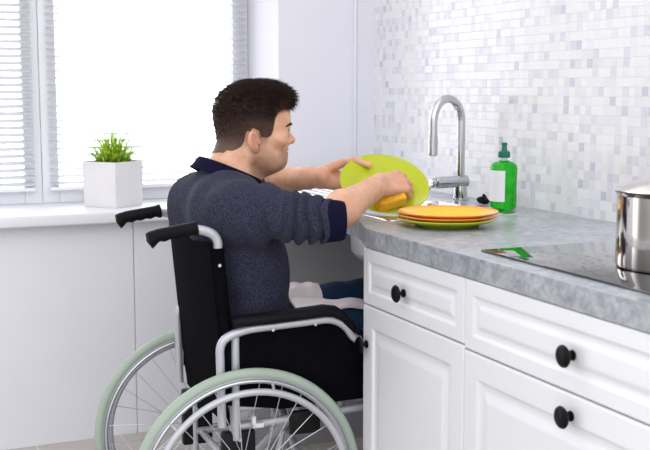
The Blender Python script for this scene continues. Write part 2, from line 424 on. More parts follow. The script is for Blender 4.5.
mk('shade_panel', B((-1.085, .075, ZF), (-1.05, .60, .860), .002), M['shade_grey'], label='added grey panel standing in for shade under the sink end of the worktop', cat='panel')  # added panel, its grey stands in for shadow under the worktop
def routed(w, h, t, prof):
    """panel in the XZ plane, front towards -Y; prof = (inset, depth behind the front face)"""
    bm = bmesh.new(); prev = None
    back = [bm.verts.new(p) for p in ((0, t, 0), (w, t, 0), (w, t, h), (0, t, h))]; bm.faces.new(back); prev = back
    for ins, y in prof:
        cur = [bm.verts.new(p) for p in ((ins, y, ins), (w-ins, y, ins), (w-ins, y, h-ins), (ins, y, h-ins))]
        for i in range(4): bm.faces.new((prev[i], prev[(i+1) % 4], cur[(i+1) % 4], cur[i]))
        prev = cur
    bm.faces.new(prev); bmesh.ops.recalc_face_normals(bm, faces=bm.faces[:]); return bm
PR = [(0, .004), (.0012, .0015), (.004, 0), (.030, 0), (.033, .0012), (.037, .0045), (.042, .0050), (.047, .0046), (.056, .0012), (.060, .0008)]
PRD = [(0, .004), (.0012, .0015), (.004, 0), (.050, 0), (.054, .0015), (.058, .0055), (.066, .0062), (.072, .0058), (.088, .0014), (.092, .0008)]
def knob(parent, loc, rr=.0205):
    bm = bmesh.new(); Q = Matrix.Rotation(PI/2, 4, 'X')
    lathe(bm, [(0, -.0006), (.0088, -.0006), (.0098, .0015), (.009, .004), (.0055, .0055), (.0045, .010), (.0055, .015), (.011, .0175), (rr*.92, .0185), (rr, .0205), (rr*.97, .0228), (rr*.8, .0255), (rr*.45, .0275), (0, .0282)], 40, Q)
    return mk('knob', bm, M['black_knob'], parent, loc)
def cabinet(x0, x1, label, rows, doors=False):
    """rows: (name, z0, z1, knob_z, profile)"""
    r = E('base_cabinet', (x0, 0, ZF), label=label, cat='cabinet', group='white panelled base cabinets')
    w = x1-x0; bm = bmesh.new(); g = .0015; z = lambda a: a-ZF
    box(bm, (g, .0205, z(.10)), (.018, .60, z(.859))); box(bm, (w-.018, .0205, z(.10)), (w-g, .60, z(.859)))
    box(bm, (.018, .0205, z(.10)), (w-.018, .60, z(.118))); box(bm, (.018, .59, z(.118)), (w-.018, .60, z(.859)))
    box(bm, (.018, .0205, z(.842)), (w-.018, .60, z(.859)))
    mk('body', bm, M['lacquer'], r, smooth=False)
    mk('plinth', B((g, .05, 0), (w-g, .068, z(.0995))), M['lacquer'], r, smooth=False)
    for nm, z0, z1, kx, kz, pr in rows:
        p = mk(nm, routed(w-2*g, z1-z0, .0195, pr), M['lacquer'], r, (g, 0, z(z0)), smooth=False)
        knob(p, (kx-x0-g, 0, kz-z0))
cabinet(0, .487, 'white base cabinet beside the wheelchair, one drawer over a panelled door', [('drawer_front', .7175, .8575, .219, .779, PR), ('door', .105, .7145, .0255, .618, PRD)])
cabinet(.487, 1.225, 'wide white base cabinet of stacked drawers below the black hob', [('drawer_front', .7105, .8575, .856, .779, PR), ('drawer_front', .412, .7075, .856, .669, PRD), ('drawer_front', .105, .409, .856, .372, PRD)])

# ------------------------------------------------------------------ sink, tap, stopper
sk = E('kitchen_sink', (-.31, .32, ZC), label='stainless steel inset sink with ribbed drainboard in the worktop', cat='sink')
def sl(x, y, z=0): return (x+.31, y-.32, z)
bm = bmesh.new()
rimo = [(-1.22, .115), (-.082, .115), (-.082, .522), (-1.22, .522)]
bowl = [(-.50, .165), (-.14, .165), (-.14, .475), (-.50, .475)]
def rr_(pts, r, n=5):
    (x0, y0), (x1, _), (_, y1) = pts[0], pts[1], pts[2]; out = []
    for cx, cy, a0 in ((x0+r, y0+r, PI), (x1-r, y0+r, 1.5*PI), (x1-r, y1-r, 0), (x0+r, y1-r, .5*PI)):
        for i in range(n+1): a = a0+PI/2*i/n; out.append((cx+r*math.cos(a), cy+r*math.sin(a)))
    return out
def lp(pts, z): return [bm.verts.new(sl(x, y, z)) for x, y in pts]
def bridge(a, b):
    n = len(a)
    for i in range(n): bm.faces.new((a[i], a[(i+1) % n], b[(i+1) % n], b[i]))
o1, o2 = rr_(rimo, .02), rr_([(-1.215, .12), (-.087, .12), (-.087, .517), (-1.215, .517)], .016)
A = lp(o1, .0006); A2 = lp(o2, .0032)
bridge(A, A2)
i0 = rr_(bowl, .05); I0 = lp(i0, .0022)
e1 = [bm.edges.get((A2[i], A2[(i+1) % len(A2)])) for i in range(len(A2))]
e2 = [bm.edges.new((I0[i], I0[(i+1) % len(I0)])) for i in range(len(I0))]
bmesh.ops.triangle_fill(bm, use_beauty=True, use_dissolve=False, edges=e1+e2)
prev = I0
for ins, z, r in ((.004, -.006, .048), (.012, -.13, .046), (.03, -.155, .05), (.07, -.16, .05)):
    cur = lp(rr_([(-.50+ins, .165+ins), (-.14-ins, .165+ins), (-.14-ins, .475-ins), (-.50+ins, .475-ins)], r), z); bridge(prev, cur); prev = cur
bm.faces.new(prev)
bmesh.ops.recalc_face_normals(bm, faces=bm.faces[:])
basin = mk('basin', bm, M['steel'], sk)
so = basin.modifiers.new('gauge', 'SOLIDIFY'); so.thickness = .0008; so.offset = -1
for i in range(9):
    y = .165+i*.038
    rb = T([sl(-1.15+k*.059, y, .0026) for k in range(11)], [.001]+[.005]*9+[.001], 10, rz=.0028)
    mk('drainboard_rib', rb, M['steel'], sk)
bm = bmesh.new(); lathe(bm, [(0, -.1585), (.018, -.1585), (.024, -.156), (.04, -.1555), (.042, -.1575)], 32, Matrix.Translation(sl(-.32, .32)))
mk('drain', bm, M['chrome'], sk)

FX, FY = -.492, .566
fa = E('kitchen_tap', (FX, FY, ZC), label='chrome high-arc kitchen tap behind the sink', cat='tap')
bm = bmesh.new(); lathe(bm, [(0, 0), (.027, 0), (.027, .004), (.0225, .007), (.0215, .03), (.0205, .045), (0, .045)], 36); mk('base', bm, M['chrome'], fa)
bm = bmesh.new(); cyl(bm, (0, .024, .058), (0, -.088, .056), .0185, 36, .003); mk('valve_body', bm, M['chrome'], fa)
bm = bmesh.new(); cyl(bm, (0, -.088, .056), (0, -.104, .0555), .0155, 32, .003)
tube(bm, [(0, -.098, .05), (.004, -.112, .040), (.008, -.14, .032)], [.0055, .0055, .005], 12)
mk('lever', bm, M['chrome'], fa)
dx, dy = .30, -.954
R_ = .062; top = .315-R_-.012
pts = [(0, 0, .06), (0, 0, .12), (0, 0, .18), (0, 0, top)]
for i in range(1, 25):
    a = PI*i/24; k = R_*(1-math.cos(a)); pts.append((dx*k, dy*k, top+R_*1.12*math.sin(a)))
pts += [(dx*2*R_, dy*2*R_, top-.02), (dx*2*R_, dy*2*R_, top-.045)]
mk('spout', T(pts, .0125, 24), M['chrome'], fa)
bm = bmesh.new(); cyl(bm, (dx*2*R_, dy*2*R_, top-.045), (dx*2*R_, dy*2*R_, top-.100), .0142, 28, .002); cyl(bm, (dx*2*R_, dy*2*R_, top-.040), (dx*2*R_, dy*2*R_, top-.048), .0135, 28)
mk('spray_head', bm, M['chrome'], fa)
bm = bmesh.new(); lathe(bm, [(0, 0), (.018, 0), (.020, .004), (.015, .009), (.006, .011), (.005, .016), (.007, .019), (0, .021)], 28, Matrix.Rotation(math.radians(22), 4, 'Y') @ Matrix.Translation((0, 0, 0)))
tube(bm, [(.004, 0, .02), (.022, -.004, .014), (.034, -.01, .004)], .004, 10)
mk('sink_stopper', bm, M['black_rubber'], loc=(-.375, .575, ZC+.006), label='small black rubber sink stopper between tap and green bottle', cat='stopper')

# ------------------------------------------------------------------ soap bottle
bt = E('soap_bottle', (-.195, .530, ZC+.0034), math.radians(8), label='clear bottle of green washing-up liquid by the tiled wall', cat='bottle')
bt.scale = (1., 1., .985)
def oval_loft(bm, prof, n=40, e=2.6):
    rings = []
    for rx, ry, z in prof:
        ring = []
        for i in range(n):
            a = 2*PI*i/n; c, s_ = math.cos(a), math.sin(a)
            ring.append(bm.verts.new((rx*math.copysign(abs(c)**(2/e), c), ry*math.copysign(abs(s_)**(2/e), s_), z)))
        rings.append(ring)
    bm.faces.new(rings[0]); bm.faces.new(rings[-1])
    for a, b in zip(rings, rings[1:]):
        for i in range(n): bm.faces.new((a[i], a[(i+1) % n], b[(i+1) % n], b[i]))
    bmesh.ops.recalc_face_normals(bm, faces=bm.faces[:]); return bm
mk('body', oval_loft(bmesh.new(), [(.026, .030, 0), (.030, .036, .004), (.031, .0375, .012), (.0305, .0368, .045), (.030, .0362, .075), (.031, .0378, .105), (.031, .0382, .118), (.0295, .0365, .126), (.024, .028, .133), (.014, .0145, .137), (.0125, .0125, .139)]), M['soap'], bt)
mk('neck', oval_loft(bmesh.new(), [(.0125, .0125, .1385), (.0125, .0125, .150)], e=2), M['clear'], bt)
bm = bmesh.new(); lathe(bm, [(0, .1475), (.0165, .1475), (.0172, .149), (.0165, .164), (.0095, .167), (.0078, .171), (.0072, .182), (.0085, .1835), (.0085, .188), (.006, .190), (0, .190)], 32); mk('cap', bm, M['cap_green'], bt)
vs, fs = [], []; n = 14
for k in range(n):       # label wrapped round the front-left face
    a = math.radians(-166+140*k/(n-1)); e = 2.6; c, s_ = math.cos(a), math.sin(a)
    x, y = .0318*math.copysign(abs(c)**(2/e), c), .0378*math.copysign(abs(s_)**(2/e), s_)
    vs += [(x, y, .024), (x, y, .112), (x*1.012, y*1.012, .024), (x*1.012, y*1.012, .112)]
for k in range(n-1):
    o = 4*k; fs += [(o+2, o+6, o+7, o+3), (o, o+1, o+5, o+4), (o+1, o+3, o+7, o+5), (o, o+4, o+6, o+2)]
fs += [(0, 2, 3, 1), (4*n-4, 4*n-3, 4*n-1, 4*n-2)]
mk('front_label', (vs, fs), M['paper'], bt, label='blank white label')

# ------------------------------------------------------------------ hob, pot
hb = E('induction_hob', (.775, .315, ZC), label='black glass hob set flush in the grey worktop', cat='hob')
mk('glass_top', B((-.315, -.262, 0), (.315, .262, .0045), .0018, 2), M['hob'], hb)
PX, PY, PRAD, PH = .800, .262, .104, .142
pt = E('cooking_pot', (PX, PY, ZC+.0049), math.radians(-32), label='polished stainless steel cooking pot standing on the black hob', cat='pot')
bm = bmesh.new()
lathe(bm, [(0, 0), (PRAD-.006, 0), (PRAD-.002, .002), (PRAD, .007), (PRAD, PH-.006), (PRAD+.004, PH-.001), (PRAD+.005, PH+.001), (PRAD+.003, PH+.002), (PRAD-.003, PH-.002), (PRAD-.003, .01), (0, .008)], 96)
mk('body', bm, M['pot_steel'], pt)
for sgn in (1, -1):
    x0 = PRAD*.97
    bm = bmesh.new(); tube(bm, fillet([(sgn*x0, -.04, PH-.028), (sgn*(x0+.035), -.034, PH-.022), (sgn*(x0+.035), .034, PH-.022), (sgn*x0, .04, PH-.028)], .02), .0045, 12)
    mk('handle', bm, M['pot_steel'], pt)
ld = bmesh.new(); lathe(ld, [(PRAD+.006, PH+.0022), (PRAD+.007, PH+.004), (PRAD+.004, PH+.006), (PRAD*.8, PH+.016), (PRAD*.5, PH+.024), (.02, PH+.028), (0, PH+.0285)], 96)
lid = mk('lid', ld, M['pot_steel'], pt)
so = lid.modifiers.new('gauge', 'SOLIDIFY'); so.thickness = .0015; so.offset = -1
bm = bmesh.new(); lathe(bm, [(0, PH+.0275), (.008, PH+.028), (.007, PH+.04), (.016, PH+.046), (.018, PH+.052), (.012, PH+.058), (0, PH+.06)], 32); mk('knob', bm, M['black_plastic'], lid)

# ------------------------------------------------------------------ plates
def plate_bm(R=.125):
    bm = bmesh.new()
    prof = [(0, .004), (.060, .0042), (.076, .0055), (.084, .0095), (.092, .0125), (.115, .0175), (R-.002, .0205), (R, .0215), (R+.0004, .0195), (R-.003, .0172), (.114, .0135), (.092, .0083), (.085, .0055), (.078, .0012), (.074, 0), (.068, 0), (.066, .001), (0, .001)]
    return lathe(bm, prof, 96)
SX, SY = .045, .212
p0 = mk('dinner_plate', plate_bm(), M['lime'], loc=(SX+.002, SY-.002, ZC), label='lime green plate at the bottom of the worktop stack', cat='plate', group='plates in the stack', smooth='all')
for i, (mm, lb, dx_, dy_) in enumerate([('orange', 'orange plate in the middle of the worktop stack', 0, 0), ('mustard', 'yellow plate with orange rim on top of the worktop stack', -.001, .002)]):
    o = p0.copy(); o.data = p0.data.copy(); o.data.materials[0] = M[mm]; COL.objects.link(o); o.location = (SX+dx_, SY+dy_, ZC+.0082*(i+1)); o['label'] = lb
PN = Vector((.572, -.123, .811)).normalized(); PC = Vector((-.30, .207, .975))
held = p0.copy()
held.data = p0.data.copy(); COL.objects.link(held); held['label'] = 'lime green plate held tilted over the sink in his hands'; del held['group']
e1 = Vector((.4, .917, 0)); e1 = (e1-PN*e1.dot(PN)).normalized(); e2 = PN.cross(e1)
held.matrix_world = Matrix.Translation(PC-PN*.008) @ Matrix((e1, e2, PN)).transposed().to_4x4()

# ------------------------------------------------------------------ wheelchair
WC = Vector((-.27, -.286, ZF)); WA = math.radians(-2.5)
wc = E('wheelchair', WC, WA, label='black and silver wheelchair with grey-green tyres that the man sits in', cat='wheelchair')
HZ = .293
def wheel(sgn):
    bm = torus(bmesh.new(), .262, .007, m=12, rx=.011); torus(bm, .2705, .0035, rx=.0125)
    w = mk('wheel', bm, M['rim_alu'], wc, (sgn*.25, 0, HZ))
    mk('tyre', torus(bmesh.new(), .2795, .0135, m=16, rx=.0135, n=96), M['tyre'], w)
    bm = torus(bmesh.new(), .243, .0085, off=sgn*.036, m=12, n=96)
    mk('handrim', bm, M['alu'], w)
    for k in range(6):
        a = 2*PI*k/6+.3; c, s_ = math.cos(a), math.sin(a)
        bk_ = T([(sgn*.009, .262*c, .262*s_), (sgn*.025, .256*c, .256*s_), (sgn*.036, .247*c, .247*s_)], .0035, 8)
        mk('handrim_bracket', bk_, M['alu'], w)
    bm = bmesh.new(); cyl(bm, (-.03, 0, 0), (.03, 0, 0), .017, 24, .002); cyl(bm, (-.024, 0, 0), (-.020, 0, 0), .026, 24); cyl(bm, (.020, 0, 0), (.024, 0, 0), .026, 24); cyl(bm, (sgn*.03, 0, 0), (sgn*.042, 0, 0), .011, 20, .002)
    mk('hub', bm, M['alu'], w)
    for k in range(28):
        a = 2*PI*k/28+.1; side = 1 if k % 2 else -1; off = (1 if (k//2) % 2 else -1)*.75
        p = (side*.022, .024*math.cos(a+off), .024*math.sin(a+off)); q = (side*.002, .258*math.cos(a), .258*math.sin(a))
        mk('spoke', T([p, q], .0011, 6), M['rim_alu'], w)
wheel(1); wheel(-1)
for sgn in (1, -1):
    x = sgn*.20
    mk('back_post', T(fillet([(x, -.218, .908), (x, -.105, .925), (x, -.055, .905), (x, -.058, .84), (x, -.022, .50), (x, -.02, .17)], .05, 8), .0115, 16), M['alu'], wc)
    pts, rs = [], []
    for k in range(40):
        t = k/39; y = -.222+.115*t; z = .9085+.0165*t-.010*max(0, .22-t)**1.5*9.7*.6
        pts.append((x, y, z)); rs.append(.0180 if t < .12 else (.0182 if t > .93 else .0168))
    gb = T(pts, rs, 20)
    for v in gb.verts:        # finger waves along the underside, a lip at the end
        t = (v.co.y+.222)/.115; zc = .9085+.0165*t
        if v.co.z < zc-.003 and .15 < t < .93: v.co.z += .0028*(.5+.5*math.cos(t*2*PI*4.6))
        if t < .14 and v.co.z < zc: v.co.z -= .009*(1-t/.14)
    mk('push_grip', gb, M['black_rubber'], wc)
    mk('side_frame', T(fillet([(x, -.02, .475), (x, .405, .495), (x, .43, .30), (x, .43, .20)], .05), .0115, 14), M['alu'], wc)
    mk('lower_rail', T([(x*.98, -.03, .425), (x*.98, .42, .445)], .011, 14), M['alu'], wc)
    mk('lower_rail', T([(x*.98, -.02, .30), (x*.98, .43, .30)], .011, 14), M['alu'], wc)
    # armrest
    ax = sgn*.226 if sgn > 0 else -.212
    arm = mk('armrest', T(fillet([(ax, -.058, .44), (ax, -.062, .655), (ax, .0, .676), (ax, .225, .686), (ax, .262, .668), (ax, .288, .630), (ax, .315, .622)], .03, 6), .0105, 16), M['alu'], wc)
    pd = T([(ax, -.030, .695), (ax, -.018, .697), (ax, .06, .700), (ax, .14, .704), (ax, .205, .708), (ax, .232, .704), (ax, .256, .690), (ax, .278, .665), (ax, .289, .648)], [.014, .022, .024, .024, .024, .023, .021, .018, .012], 20, rz=.0155)
    mk('arm_pad', pd, M['pad'], arm)
    pl = [(-.050, .49), (-.050, .655), (.0, .672), (.222, .682), (.258, .664), (.284, .626), (.312, .616), (.318, .47), (.1, .465)]
    mk('side_panel', prism(bmesh.new(), pl, 'x', ax-sgn*.010, ax-sgn*.015), M['nylon'], arm, smooth=False)
    mk('arm_socket', T([(ax-sgn*.012, -.020, .40), (ax-sgn*.012, -.020, .664)], .0105, 14), M['alu'], arm)
    for yy, zz in ((.07, .672), (.18, .677)): mk('rivet', cyl(bmesh.new(), (ax+sgn*.0115, yy, zz), (ax+sgn*.007, yy, zz), .004, 10), M['chrome'], arm)
    mk('arm_latch', B((ax-.012, .306, .600), (ax+.012, .320, .655), .005), M['black_plastic'], arm)
    # axle block, brake
    bm = bmesh.new(); box(bm, (sgn*.205-.014, -.055, .26), (sgn*.205+.014, .03, .42), .006)
    mk('axle_block', bm, M['black_plastic'], wc)
    for zz in (.28, .31, .34, .37, .40): mk('bolt', cyl(bmesh.new(), (sgn*.217, -.012, zz), (sgn*.2215, -.012, zz), .005, 10), M['chrome'], wc)
    bm = bmesh.new(); box(bm, (x+sgn*.002, .12, .395), (x+sgn*.02, .20, .455), .005)
    brk = mk('brake', bm, M['black_plastic'], wc)
    bm = bmesh.new(); box(bm, (sgn*.214-.006, .02, .425), (sgn*.214+.008, .05, .437), .002); box(bm, (sgn*.214-.006, .02, .425), (sgn*.214+.008, .03, .455), .002)
    mk('white_clip', bm, M['white'], wc)
    # caster and footrest
    bm = torus(bmesh.new(), .066, .014, n=40); cyl(bm, (-.012, 0, 0), (.012, 0, 0), .055, 28, .004)
    mk('caster', bm, M['black_rubber'], wc, (x, .40, .080))
    bm = bmesh.new(); tube(bm, fillet([(x-.022, .40, .08), (x-.022, .415, .185), (x, .43, .205)], .02), .006, 8); tube(bm, fillet([(x+.022, .40, .08), (x+.022, .415, .185), (x, .43, .205)], .02), .006, 8); cyl(bm, (x-.03, .40, .08), (x+.03, .40, .08), .005, 10)
    mk('caster_fork', bm, M['alu'], wc)
    fx = sgn*.15
    mk('footrest_tube', T(fillet([(x, .43, .46), (x, .49, .44), (fx, .56, .13)], .05), .0105, 12), M['alu'], wc)
    mk('footplate', B((sgn*.11-.07, .50, .112), (sgn*.11+.07, .68, .124), .005), M['black_plastic'], wc)
mk('cross_brace', T([(-.19, .16, .22), (.19, .16, .46)], .012, 12), M['alu'], wc)
mk('cross_brace', T([(.19, .19, .22), (-.19, .19, .46)], .012, 12), M['alu'], wc)
mk('axle_tube', T([(-.2, 0, HZ), (.2, 0, HZ)], .010, 12), M['alu'], wc)
def sheet(f, nu, nv, th):
    vs, fs = [], []
    for s_ in (0, 1):
        for i in range(nu+1):
            for j in range(nv+1):
                p, n = f(i/nu, j/nv); vs.append(Vector(p)+Vector(n)*th*s_)
    K = (nu+1)*(nv+1); ix = lambda s_, i, j: s_*K+i*(nv+1)+j
    for i in range(nu):
        for j in range(nv):
            fs += [(ix(0, i, j), ix(0, i, j+1), ix(0, i+1, j+1), ix(0, i+1, j)), (ix(1, i, j), ix(1, i+1, j), ix(1, i+1, j+1), ix(1, i, j+1))]
    for i in range(nu): fs += [(ix(0, i, 0), ix(0, i+1, 0), ix(1, i+1, 0), ix(1, i, 0)), (ix(0, i, nv), ix(1, i, nv), ix(1, i+1, nv), ix(0, i+1, nv))]
    for j in range(nv): fs += [(ix(0, 0, j), ix(1, 0, j), ix(1, 0, j+1), ix(0, 0, j+1)), (ix(0, nu, j), ix(0, nu, j+1), ix(1, nu, j+1), ix(1, nu, j))]
    return vs, fs
def back(u, v):
    xl = -.206-.016*v; x = xl+(.205-xl)*u; z = .435+.455*v; sag = .014*(1-(2*u-1)**2)*(.5+.5*v)
    y = -.041-.038*v+(.002 if v < .1 else 0)
    return (x, y-sag, z-.012*v*(1-(2*u-1)**2)), (0, 1, 0)
bk = mk('back_upholstery', sheet(back, 16, 16, .008), M['nylon'], wc)
for sgn in (1, -1):
    x = sgn*.20; mk('post_sleeve', T([(x, -.0225, .495), (x, -.0265, .54), (x, -.056, .83), (x, -.0575, .875)], .0165, 16), M['nylon'], wc)
    for zz, yy in ((.835, -.057), (.52, -.024)): mk('back_rivet', cyl(bmesh.new(), (x+sgn*.014, yy, zz), (x+sgn*.0185, yy, zz), .004, 12), M['chrome'], wc)
mk('seat', sheet(lambda u, v: ((-.20+.40*u, -.03+.44*v, .500-.018*(1-(2*u-1)**2)+.01*v), (0, 0, 1)), 12, 8, .008), M['nylon'], wc)
mk('seat_cushion', B((-.19, -.02, .4975), (.19, .40, .535), .012, 3), M['nylon'], wc)

# ------------------------------------------------------------------ distance-field bodies
class P_: pass
def rc(a, b, r1, r2, k=.02, sub=False):
    p = P_(); p.t = 'rc'; p.a = np.array(a, float); p.b = np.array(b, float); p.r1 = r1; p.r2 = r2; p.k = k; p.sub = sub
    p.c = (p.a+p.b)/2; p.R = np.linalg.norm(p.b-p.a)/2+max(r1, r2); return p
def el(c, r, k=.02, rot=None, sub=False):
    p = P_(); p.t = 'el'; p.c = np.array(c, float); p.r = np.array(r, float); p.k = k; p.sub = sub; p.R = max(r)
    p.rot = None if rot is None else np.array(Euler(rot).to_matrix()).T; return p
def pd_(p, X):
    if p.t == 'rc':
        ba = p.b-p.a; l2 = ba@ba; rr = p.r1-p.r2; a2 = l2-rr*rr; il2 = 1/l2
        pa = X-p.a; y = pa@ba; z = y-l2; q = pa*l2-y[:, None]*ba; x2 = (q*q).sum(1); y2 = y*y*l2; z2 = z*z*l2
        k = np.sign(rr)*rr*rr*x2
        d = (np.sqrt(x2*a2*il2)+y*rr)*il2-p.r1
        m1 = np.sign(z)*a2*z2 > k; m2 = np.sign(y)*a2*y2 < k
        d = np.where(m1, np.sqrt(x2+z2)*il2-p.r2, np.where(m2, np.sqrt(x2+y2)*il2-p.r1, d)); return d
    q = X-p.c
    if p.rot is not None: q = q@p.rot.T
    k0 = np.sqrt(((q/p.r)**2).sum(1))+1e-9; k1 = np.sqrt(((q/p.r**2)**2).sum(1))+1e-9
    return k0*(k0-1)/k1
def ev(prims, X):
    d = np.full(len(X), .5)
    for p in prims:
        e = pd_(p, X)
        if p.sub: h = np.clip(.5-.5*(d+e)/p.k, 0, 1); d = d*(1-h)-e*h+p.k*h*(1-h)
        else: h = np.clip(.5+.5*(d-e)/p.k, 0, 1); d = d*(1-h)+e*h-p.k*h*(1-h)
    return d
def mesh_sdf(prims, h, post=None, B_=16, pad=.03):
    lo = np.min([p.c-p.R for p in prims if not p.sub], 0)-pad; hi = np.max([p.c+p.R for p in prims if not p.sub], 0)+pad
    bs = h*B_; nb = np.ceil((hi-lo)/bs).astype(int); hd = bs*.87
    G = np.stack(np.meshgrid(*[np.arange(n) for n in nb], indexing='ij'), -1).reshape(-1, 3); Cn = lo+(G+.5)*bs
    dc = ev(prims, Cn)
    if post: dc = post(dc, Cn)
    G = G[np.abs(dc) < hd*1.7+.012]
    NS = nb*B_+2; gr = np.stack(np.meshgrid(*[np.arange(B_+1)]*3, indexing='ij'), -1).reshape(-1, 3)
    ids, vts, quads = [], [], []; cid = lambda i, j, k: (i*NS[1]+j)*NS[2]+k
    co = np.array([(0, 0, 0), (1, 0, 0), (0, 1, 0), (1, 1, 0), (0, 0, 1), (1, 0, 1), (0, 1, 1), (1, 1, 1)])
    ed = [(0, 1), (2, 3), (4, 5), (6, 7), (0, 2), (1, 3), (4, 6), (5, 7), (0, 4), (1, 5), (2, 6), (3, 7)]
    for g in G:
        c = lo+(g+.5)*bs
        act = [p for p in prims if np.linalg.norm(p.c-c)-p.R < hd+.07]
        if not act: continue
        X = lo+(g*B_+gr)*h; v = ev(act, X)
        if post: v = post(v, X)
        v = v.reshape(B_+1, B_+1, B_+1)
        ins = v < 0
        if ins.all() or not ins.any(): continue
        n8 = sum(ins[a:B_+a, b:B_+b, c_:B_+c_].astype(int) for a, b, c_ in co)
        I = np.argwhere((n8 > 0) & (n8 < 8))
        if not len(I): continue
        vc = np.stack([v[I[:, 0]+a, I[:, 1]+b, I[:, 2]+c_] for a, b, c_ in co], 1)
        S = np.zeros((len(I), 3)); W = np.zeros(len(I))
        for a, b in ed:
            va, vb = vc[:, a], vc[:, b]; m = (va < 0) != (vb < 0); t = np.where(m, va/np.where(m, va-vb, 1), 0)
            S += m[:, None]*(co[a]+(co[b]-co[a])*t[:, None]); W += m
        gi = I+g*B_; ids.append(cid(gi[:, 0], gi[:, 1], gi[:, 2])); vts.append(lo+(gi+S/W[:, None])*h)
        for ax in range(3):
            sl0 = [slice(0, B_)]*3; sl1 = [slice(0, B_)]*3; sl1[ax] = slice(1, B_+1)
            a_, b_ = ins[tuple(sl0)], ins[tuple(sl1)]; J = np.argwhere(a_ != b_)
            if not len(J): continue
            flip = a_[J[:, 0], J[:, 1], J[:, 2]]; gj = J+g*B_; u, w = (ax+1) % 3, (ax+2) % 3
            def sh(du, dw): q = gj.copy(); q[:, u] -= du; q[:, w] -= dw; return cid(q[:, 0], q[:, 1], q[:, 2])
            qd = np.stack([sh(1, 1), sh(0, 1), sh(0, 0), sh(1, 0)], 1); qd = np.where(flip[:, None], qd, qd[:, ::-1]); quads.append(qd)
    ids = np.concatenate(ids); vts = np.concatenate(vts); quads = np.concatenate(quads)
    o = np.argsort(ids); ids = ids[o]; vts = vts[o]
    q = np.searchsorted(ids, quads); q = np.clip(q, 0, len(ids)-1); ok = (ids[q] == quads).all(1)
    return vts, q[ok]
def mk_np(name, V, F, m, parent, origin, attrs=None):
    me = bpy.data.meshes.new(name); V = V-np.array(origin)
    me.vertices.add(len(V)); me.vertices.foreach_set('co', V.astype(np.float32).ravel())
    k = F.shape[1]; me.loops.add(F.size); me.loops.foreach_set('vertex_index', F.astype(np.int32).ravel())
    me.polygons.add(len(F)); me.polygons.foreach_set('loop_start', np.arange(0, F.size, k, dtype=np.int32))
    me.polygons.foreach_set('use_smooth', [True]*len(F)); me.materials.append(m); me.update(calc_edges=True); me.validate()
    for nm, a in (attrs or {}).items():
        at = me.attributes.new(nm, 'FLOAT', 'POINT'); at.data.foreach_set('value', a.astype(np.float32))
    o = bpy.data.objects.new(name, me); COL.objects.link(o)
    if parent: o.parent = parent
    return o
def smoothstep(a, b, x): t = np.clip((x-a)/(b-a), 0, 1); return t*t*(3-2*t)

A3 = lambda *v: np.array(v, float)
BX = -.28
HO = A3(BX, -.18, 1.112)                       # head origin
S_R, E_R, W_R = A3(-.108, -.280, .948), A3(-.004, -.100, .929), A3(-.204, .141, .987)
S_L, E_L, W_L = A3(-.445, -.230, .940), A3(-.655, -.045, .965), A3(-.437, .066, .996)
PCn, PNn, e1n, e2n = np.array(PC), np.array(PN), np.array(e1), np.array(e2)
nrm = lambda v: v/np.linalg.norm(v)

def hand(W, d, p, s, curls, spread, thumb, k=.012, g=1.0):
    pr = []; d, p, s = nrm(d), nrm(p), nrm(s)
    mcp = [(.090, .027), (.093, .0085), (.087, -.010), (.078, -.027)]
    fl = [(.043, .026, .021), (.047, .030, .022), (.043, .028, .021), (.033, .021, .019)]; fr = [.0094, .0096, .0090, .0080]
    for (a, b), L3, r, cu, sp in zip(mcp, fl, fr, curls, spread):
        a *= g; b *= g*1.04; L3 = [v*g for v in L3]
        m = W+d*a+s*b
        pr.append(rc(W+d*.008+s*b*.55, m, .0160, .0112, k)); pr.append(el(m-p*.0035, (.0105, .0105, .0105), .006))
        dr = nrm(d*math.cos(sp)+s*math.sin(sp)); ang = 0; q = m; r0 = r+.0008
        for Ls, c in zip(L3, cu):
            ang += c; dv = dr*math.cos(ang)+p*math.sin(ang); q2 = q+dv*Ls; pr.append(rc(q, q2, r0, r0-.0009, .0035)); q = q2; r0 -= .0009
    tr = [.0175, .0125, .0108, .0086]
    for i in range(3): pr.append(rc(thumb[i], thumb[i+1], tr[i], tr[i+1], .008 if i == 0 else .004))
    pr.append(rc(W+d*.02+s*.012+p*.006, W+d*.055+s*.020+p*.006, .014, .013, .012))     # thenar
    pr.append(rc(W+d*.02-s*.014+p*.005, W+d*.055-s*.020+p*.004, .013, .012, .012))     # hypothenar
    return pr
# right hand: over the plate, fingers folding round the sponge
dR = nrm(A3(-.038, .11, .006)); pR = nrm(-PNn-A3(.887, -.45, .088)*.25); pR = nrm(pR-dR*(pR@dR)); sR = np.cross(dR, pR)
thR = [W_R+dR*.02+sR*.02+pR*.004, W_R+dR*.055+sR*.043+pR*.016, W_R+dR*.085+sR*.040+pR*.030, W_R+dR*.105+sR*.028+pR*.040]
hR = hand(W_R, dR, pR, sR, [(.38, .95, .6), (.46, 1.05, .6), (.58, 1.05, .6), (.74, 1.0, .6)], [.06, .0, -.05, -.13], thR, g=1.07)
# left hand: palm under the plate, thumb over its rim
dL = nrm(e1n*.96+e2n*.16-PNn*.10); pL = nrm(PNn-dL*(PNn@dL)); sL = np.cross(pL, dL)
thL = [W_L+dL*.018+sL*.020+pL*.004, A3(-.421, .132, 1.034), A3(-.391, .163, 1.043), A3(-.361, .190, 1.031)]
hL = hand(W_L-PNn*.008, dL, pL, sL, [(.10, .12, .1), (.06, .12, .1), (.06, .12, .1), (.08, .12, .1)], [.1, .03, -.04, -.12], thL)

